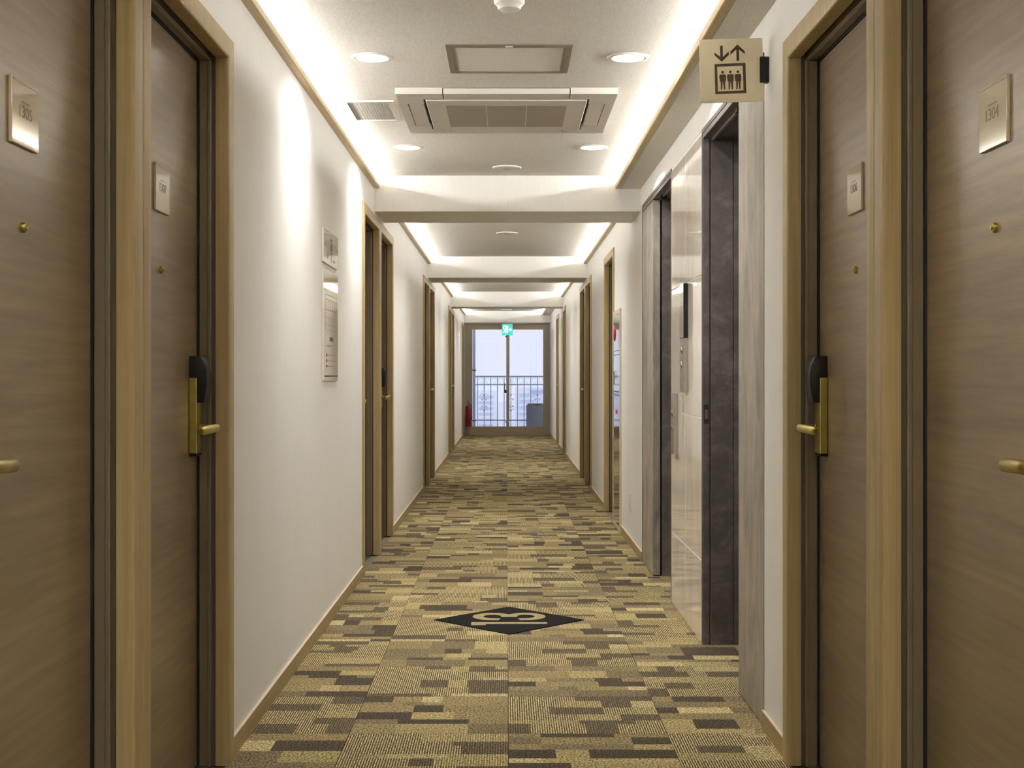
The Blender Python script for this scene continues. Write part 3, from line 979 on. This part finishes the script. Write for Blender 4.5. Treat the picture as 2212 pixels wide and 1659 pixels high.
acb('name_mark', -0.42, -0.36, -0.440, -0.434, -0.0275, -0.027, acg_m)

# vent grille
vg = empty('vent_grille', (-0.622, 6.343, CEIL), 0, 'white eggcrate vent grille left of the air conditioner', 'vent')
hx, hy = 0.118, 0.238
for b in ((-hx, hx, -hy, -hy + 0.025), (-hx, hx, hy - 0.025, hy), (-hx, -hx + 0.025, -hy + 0.025, hy - 0.025), (hx - 0.025, hx, -hy + 0.025, hy - 0.025)):
    bobj('frame_rail', (*b, -0.008, 0.0), white_m, vg)
bobj('backing', (-hx + 0.02, hx - 0.02, -hy + 0.02, hy - 0.02, -0.0006, 0.0), dark_m, vg)  # black sheet stands in for the shaded depth behind the lattice
bm = BM()
n = 14
for i in range(1, n):
    x = -hx + 0.025 + (2 * hx - 0.05) * i / n
    box(bm, x - 0.0022, x + 0.0022, -hy + 0.025, hy - 0.025, -0.0040, -0.0012)
n = 28
for i in range(1, n):
    y = -hy + 0.025 + (2 * hy - 0.05) * i / n
    box(bm, -hx + 0.025, hx - 0.025, y - 0.0022, y + 0.0022, -0.0040, -0.0012)
tag(obj('lattice', bm, acw_m, vg), kind='stuff')
for sx_ in (-1, 1):
    for sy_ in (-1, 0, 1):
        bm = BM(); lathe(bm, [(0.0001, -0.0095), (0.003, -0.0092), (0.004, -0.008)], sx_ * (hx - 0.012), sy_ * (hy - 0.012), 0, 10)
        obj('screw', bm, brush_m, vg)

# ------------------------------------------------------------------ diamond floor mat with 13
mt = empty('floor_mat', (0.010, 6.312, 0), 0, 'black diamond-shaped floor mat reading 13 in front of elevators', 'floor mat')
bm = BM(); prism(bm, [(-0.345, 0), (0, -0.352), (0.345, 0), (0, 0.352)], lambda u, v, d: (u, v, d), 0.0005, 0.004)
obj('mat', bm, mat_m, mt)
numm = plain('mat_number_pile', (162, 146, 108), 0.95, 0, 0.1, 0.22, 260, 0.4)
def stroke(pts, wd, nm, top=0.0052):
    """flat band along pts (glyph coordinates: u right, v up), laid with the glyph's top to -x"""
    bm = BM()
    Ls, Rs = [], []
    for i, p in enumerate(pts):
        a = Vector(pts[max(i - 1, 0)]); b = Vector(pts[min(i + 1, len(pts) - 1)])
        t = (b - a).normalized(); nn = Vector((-t.y, t.x))
        wv = wd(t) if callable(wd) else wd
        Ls.append(Vector(p) + nn * wv / 2); Rs.append(Vector(p) - nn * wv / 2)
    def P(v, z): return bm.verts.new((-v.y, v.x, z))
    for z0, z1 in ((0.004, top),):
        lo = [(P(a, z0), P(b, z0)) for a, b in zip(Ls, Rs)]
        hi = [(P(a, z1), P(b, z1)) for a, b in zip(Ls, Rs)]
        for (a, b), (c, d), (e1, f1), (g1, h1) in zip(lo, lo[1:], hi, hi[1:]):
            bm.faces.new((e1, f1, h1, g1)); bm.faces.new((a, c, g1, e1)); bm.faces.new((b, f1, h1, d))
        bm.faces.new((lo[0][0], hi[0][0], hi[0][1], lo[0][1])); bm.faces.new((lo[-1][0], lo[-1][1], hi[-1][1], hi[-1][0]))
    return obj(nm, bm, numm, mt)
# glyph v in [-0.172, 0.172] (height), u in depth
stroke([(-0.093, -0.172), (-0.093, 0.172)], 0.046, 'digit_one')
stroke([(-0.147, 0.138), (-0.116, 0.138)], 0.066, 'digit_one_flag')
def arc3(cv, a0, a1, ru, rv, cu=0.075):
    return [(cu + ru * math.cos(math.radians(a0 + (a1 - a0) * i / 18)), cv + rv * math.sin(math.radians(a0 + (a1 - a0) * i / 18))) for i in range(19)]
up = arc3(0.077, 205, -80, 0.070, 0.068)
lo3 = arc3(-0.077, 80, -205, 0.070, 0.068)
stroke([(0.0, 0.045)] + up[1:] , lambda t: 0.050, 'digit_three_upper')
stroke(lo3[:-1] + [(0.0, -0.045)], lambda t: 0.050, 'digit_three_lower', 0.0055)
stroke([(0.060, 0.0), (0.128, 0.0)], 0.075, 'digit_three_waist', 0.0058)

# ------------------------------------------------------------------ far window
wn = empty('window_1', (0, 26.0, 0), 0, 'bronze aluminium sliding window closing the far end of the corridor', 'window', None, 'structure')
def wb(nm, x0, x1, y0, y1, z0, z1, m=win_m, par=wn, bev=0.0):
    return bobj(nm, (x0, x1, y0 - 26.0, y1 - 26.0, z0, z1), m, par, bev)
wb('reveal_panel', WL, WL + 0.018, 25.97, 26.16, 0, SOFF, reveal_m)
wb('reveal_panel', WR - 0.018, WR, 25.97, 26.16, 0, SOFF, reveal_m)
wb('reveal_head', WL + 0.018, WR - 0.018, 25.93, 26.16, 2.112, SOFF, reveal_m)
wb('frame_jamb', WL + 0.018, -0.722, 26.04, 26.16, 0, 2.112)
wb('frame_jamb', 0.755, WR - 0.018, 26.04, 26.16, 0, 2.112)
wb('frame_head', -0.722, 0.755, 26.05, 26.16, 2.045, 2.112)
wb('frame_step', -0.735, -0.700, 26.03, 26.05, 0.085, 2.06)
wb('frame_step', 0.720, 0.768, 26.03, 26.05, 0.085, 2.06)
wb('sill', WL + 0.018, WR - 0.018, 26.0, 26.16, 0, 0.088)
sl = wb('sash_bottom_rail', -0.70, 0.72, 26.045, 26.075, 0.088, 0.165)
wb('rail_label', -0.22, -0.14, 26.043, 26.045, 0.125, 0.145, alu_m, sl)
wb('sash_top_rail', -0.70, 0.72, 26.045, 26.075, 2.005, 2.045)
wb('sash_stile', -0.70, -0.660, 26.045, 26.075, 0.165, 2.005)
wb('sash_stile', 0.690, 0.72, 26.075, 26.105, 0.165, 2.005)
ms_ = wb('meeting_stile', -0.012, 0.038, 26.045, 26.10, 0.165, 2.005)
wb('stile_gasket', 0.038, 0.046, 26.06, 26.10, 0.165, 2.005, gasket_m, ms_)
wb('crescent_lock', -0.045, -0.012, 26.03, 26.05, 0.80, 0.86, black_m, ms_)
wb('lock_lever', -0.048, -0.036, 26.03, 26.045, 0.84, 0.98, black_m, ms_)
for z in (0.24, 1.86):
    wb('stopper', -0.030, -0.012, 26.03, 26.05, z, z + 0.02, black_m, ms_)
wb('glass_pane', -0.660, -0.012, 26.058, 26.063, 0.165, 2.005, glass_m)
wb('glass_pane', 0.038, 0.690, 26.088, 26.093, 0.165, 2.005, glass_m)

# exit sign
ex = empty('exit_sign', (0.008, 25.955, 2.0), 0, 'glowing green exit sign with running figure above the window', 'sign')
bobj('housing', (-0.102, 0.102, -0.012, 0.014, -0.107, 0.107), white_m, ex, 0.002)
bobj('green_face', (-0.100, 0.100, -0.0135, -0.012, -0.105, 0.105), exit_m, ex)
bobj('hanger', (-0.03, 0.03, -0.006, 0.006, 0.107, 0.1338), white_m, ex)
fx = lambda a, b, d: (a, d, b)
def exp_(nm, pts):
    bm = BM(); prism(bm, pts, fx, -0.0145, -0.0135); return obj(nm, bm, exitw_m, ex)
exp_('arrow', [(0.018, 0.012), (0.050, 0.012), (0.050, 0.040), (0.088, 0.0), (0.050, -0.040), (0.050, -0.012), (0.018, -0.012)])
exp_('doorway', [(-0.078, 0.072), (0.012, 0.072), (0.012, -0.06), (-0.004, -0.06), (-0.004, 0.056), (-0.062, 0.056), (-0.062, 0.0), (-0.078, 0.0)])
exp_('runner_body', [(-0.050, 0.018), (-0.020, 0.030), (-0.008, 0.010), (-0.020, -0.012), (-0.012, -0.040), (-0.030, -0.075), (-0.044, -0.070), (-0.034, -0.042), (-0.046, -0.028), (-0.064, -0.058), (-0.084, -0.060), (-0.084, -0.048), (-0.068, -0.044), (-0.054, -0.010)])
exp_('runner_head', [(-0.024 + 0.013 * math.cos(2 * PI * q / 14), 0.043 + 0.013 * math.sin(2 * PI * q / 14)) for q in range(14)])

# fire extinguisher on the left wall beside the window
fe = empty('fire_extinguisher', (-0.728, 25.80, 0.17), 0, 'red fire extinguisher hung on the left beside the far window', 'fire extinguisher')
bm = BM(); rr = lathe(bm, [(0.0001, 0.0), (0.052, 0.0), (0.056, 0.006), (0.056, 0.33), (0.050, 0.365), (0.030, 0.392), (0.019, 0.40), (0.0001, 0.402)], 0, 0, 0, 28)
obj('cylinder', bm, red_m, fe, smooth=True)
bm = BM(); lathe(bm, [(0.018, 0.395), (0.018, 0.425), (0.0001, 0.427)], 0, 0, 0, 16); obj('valve', bm, brush_m, fe, smooth=True)
bobj('carry_handle', (-0.012, 0.012, -0.015, 0.06, 0.425, 0.435), black_m, fe)
bm = BM(); tube(bm, [(0, -0.010, 0.435), (0.0, 0.03, 0.462), (0.0, 0.065, 0.478)], 0.006, 8); obj('squeeze_lever', bm, black_m, fe)
bm = BM(); tube(bm, [(0.01, 0, 0.415), (0.045, -0.01, 0.415), (0.066, -0.015, 0.37), (0.066, -0.02, 0.25), (0.062, -0.02, 0.12)], 0.008, 10); obj('hose', bm, black_m, fe, smooth=True)
bobj('wall_bracket', (-0.0835, -0.05, -0.02, 0.02, 0.20, 0.30), brush_m, fe)

# ------------------------------------------------------------------ balcony and view
tag(bobj('balcony_slab', (-2.2, 2.2, 26.16, 27.45, -0.22, -0.04), slab_m), 'concrete balcony floor outside the far window', 'balcony', kind='structure')
rl = empty('balcony_railing', (0.008, 27.2, 0), 0, 'wrought iron balcony railing with scrolls outside the window', 'railing')
for z, hh in ((1.112, 0.030), (0.952, 0.026), (0.246, 0.024)):
    bobj('rail', (-2.0, 2.0, -0.015, 0.015, z - hh / 2, z + hh / 2), rail_m, rl)
def arc_mesh(cx, cz, r, a0, a1, th=0.004):
    bm = BM()
    tube(bm, [(cx + r * math.cos(math.radians(a0 + (a1 - a0) * i / 10)), 0, cz + r * math.sin(math.radians(a0 + (a1 - a0) * i / 10))) for i in range(11)], th, 6)
    return bm
bal = None
for i in range(-14, 15):
    x = -0.459 + 0.132 * (i + 3)
    if abs(x) > 1.95: continue
    if bal is None:
        bal = bobj('baluster', (-0.008, 0.008, -0.008, 0.008, -0.04, 1.10), rail_m, rl); b = bal
    else:
        b = bal.copy(); C.objects.link(b); b.parent = rl
    b.location = (x, 0, 0)
    if (i + 3) % 2 == 0 and abs(x) < 1.3:
        for z0, z1, cz in ((0.98, 1.09, 1.03), (0.06, 0.22, 0.14)):
            for s in (-1, 1):
                obj('scroll', arc_mesh(x + s * 0.062, cz + 0.020, 0.036, 90 - s * 120, 90 - s * 120 + s * 230, 0.0026), rail_m, rl)
                obj('scroll', arc_mesh(x + s * 0.050, cz - 0.030, 0.022, -90 + s * 100, -90 + s * 100 - s * 250, 0.0026), rail_m, rl)
            bm = BM(); bmesh.ops.create_icosphere(bm, subdivisions=1, radius=0.014, matrix=Matrix.Translation((x, 0, cz)))
            obj('collar', bm, rail_m, rl)
    if (i + 3) % 4 == 0 and abs(x) < 1.3:
        for s in (-1, 1):
            for cz, up_ in ((0.64, -1), (0.54, 1)):
                bm = BM()
                for q in (-1, 1):
                    tube(bm, [(x + s * 0.040, 0, cz + up_ * 0.0), (x + s * 0.040 + q * 0.022, 0, cz - up_ * 0.040)], 0.006, 6)
                obj('leaf_scroll', bm, rail_m, rl)
            for cz in (0.74, 0.44):
                obj('scroll', arc_mesh(x + s * 0.045, cz, 0.030, 0 if s > 0 else 180, 200 if s > 0 else -20), rail_m, rl)
        for cz in (0.75, 0.43):
            bm = BM(); bmesh.ops.create_icosphere(bm, subdivisions=1, radius=0.016, matrix=Matrix.Translation((x, 0, cz)))
            obj('collar', bm, rail_m, rl)
dp = empty('downpipe', (-0.645, 26.75, 0), 0, 'grey-blue vertical downpipe outside the window, left edge', 'pipe')
bm = BM(); tube(bm, [(0, 0, -0.04), (0, 0, 3.0)], 0.032, 20); obj('pipe', bm, pipe_m, dp, smooth=True)
for z in (0.252, 1.235):
    bobj('clamp', (-0.045, 0.045, -0.036, 0.036, z - 0.01, z + 0.01), gasket_m, dp)
ou = empty('outdoor_unit', (0.60, 26.75, -0.04), 0, 'grey boxy outdoor unit on the balcony, right', 'outdoor unit')
bobj('casing', (-0.20, 0.26, -0.14, 0.14, 0.03, 0.62), unit_m, ou, 0.012)
bobj('top_cover', (-0.205, 0.265, -0.145, 0.145, 0.62, 0.637), white_m, ou, 0.006)
bobj('side_pipe_cover', (-0.222, -0.20, -0.05, 0.05, 0.03, 0.60), pipe_m, ou)
bobj('badge', (-0.06, 0.04, -0.1415, -0.14, 0.600, 0.612), gasket_m, ou)
for x in (-0.17, 0.21):
    bobj('foot', (x - 0.03, x + 0.03, -0.15, 0.15, 0, 0.03), gasket_m, ou)

# far city: blocks a few hundred metres away, haze lightened into their colours (13th-floor view)
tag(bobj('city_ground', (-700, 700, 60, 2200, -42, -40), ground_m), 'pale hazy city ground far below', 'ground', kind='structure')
def tower(x0, x1, y0, y1, top, floors, cols, m, lb, ledges=True, sign=None):
    e = empty('apartment_building', ((x0 + x1) / 2, (y0 + y1) / 2, -40), 0, lb, 'building', 'buildings beyond the window')
    hx, hy, H = (x1 - x0) / 2, (y1 - y0) / 2, top + 40
    bobj('walls', (-hx, hx, -hy, hy, 0, H), m, e)
    fh = 3.0
    for f_ in range(floors):
        zt = H - 1.2 - f_ * fh
        if ledges:
            bobj('balcony_band', (-hx, hx, -hy - 1.0, -hy, zt - 1.6, zt - 0.5), m, e)
        bm = BM()
        for c_ in range(cols):
            xx = -hx + (c_ + 0.5) * 2 * hx / cols
            ww = hx / cols * 0.62
            box(bm, xx - ww, xx + ww, -hy - 0.15, -hy, zt - 3.0, zt - 1.7)
        tag(obj('windows', bm, bwin_m, e), kind='stuff')
    if sign:
        for (a, b, z, t) in sign:
            bobj('signboard', (a, b, -hy - 1.3, -hy - 1.0, H + z, H + z + t), bmark_m, e)
    return e
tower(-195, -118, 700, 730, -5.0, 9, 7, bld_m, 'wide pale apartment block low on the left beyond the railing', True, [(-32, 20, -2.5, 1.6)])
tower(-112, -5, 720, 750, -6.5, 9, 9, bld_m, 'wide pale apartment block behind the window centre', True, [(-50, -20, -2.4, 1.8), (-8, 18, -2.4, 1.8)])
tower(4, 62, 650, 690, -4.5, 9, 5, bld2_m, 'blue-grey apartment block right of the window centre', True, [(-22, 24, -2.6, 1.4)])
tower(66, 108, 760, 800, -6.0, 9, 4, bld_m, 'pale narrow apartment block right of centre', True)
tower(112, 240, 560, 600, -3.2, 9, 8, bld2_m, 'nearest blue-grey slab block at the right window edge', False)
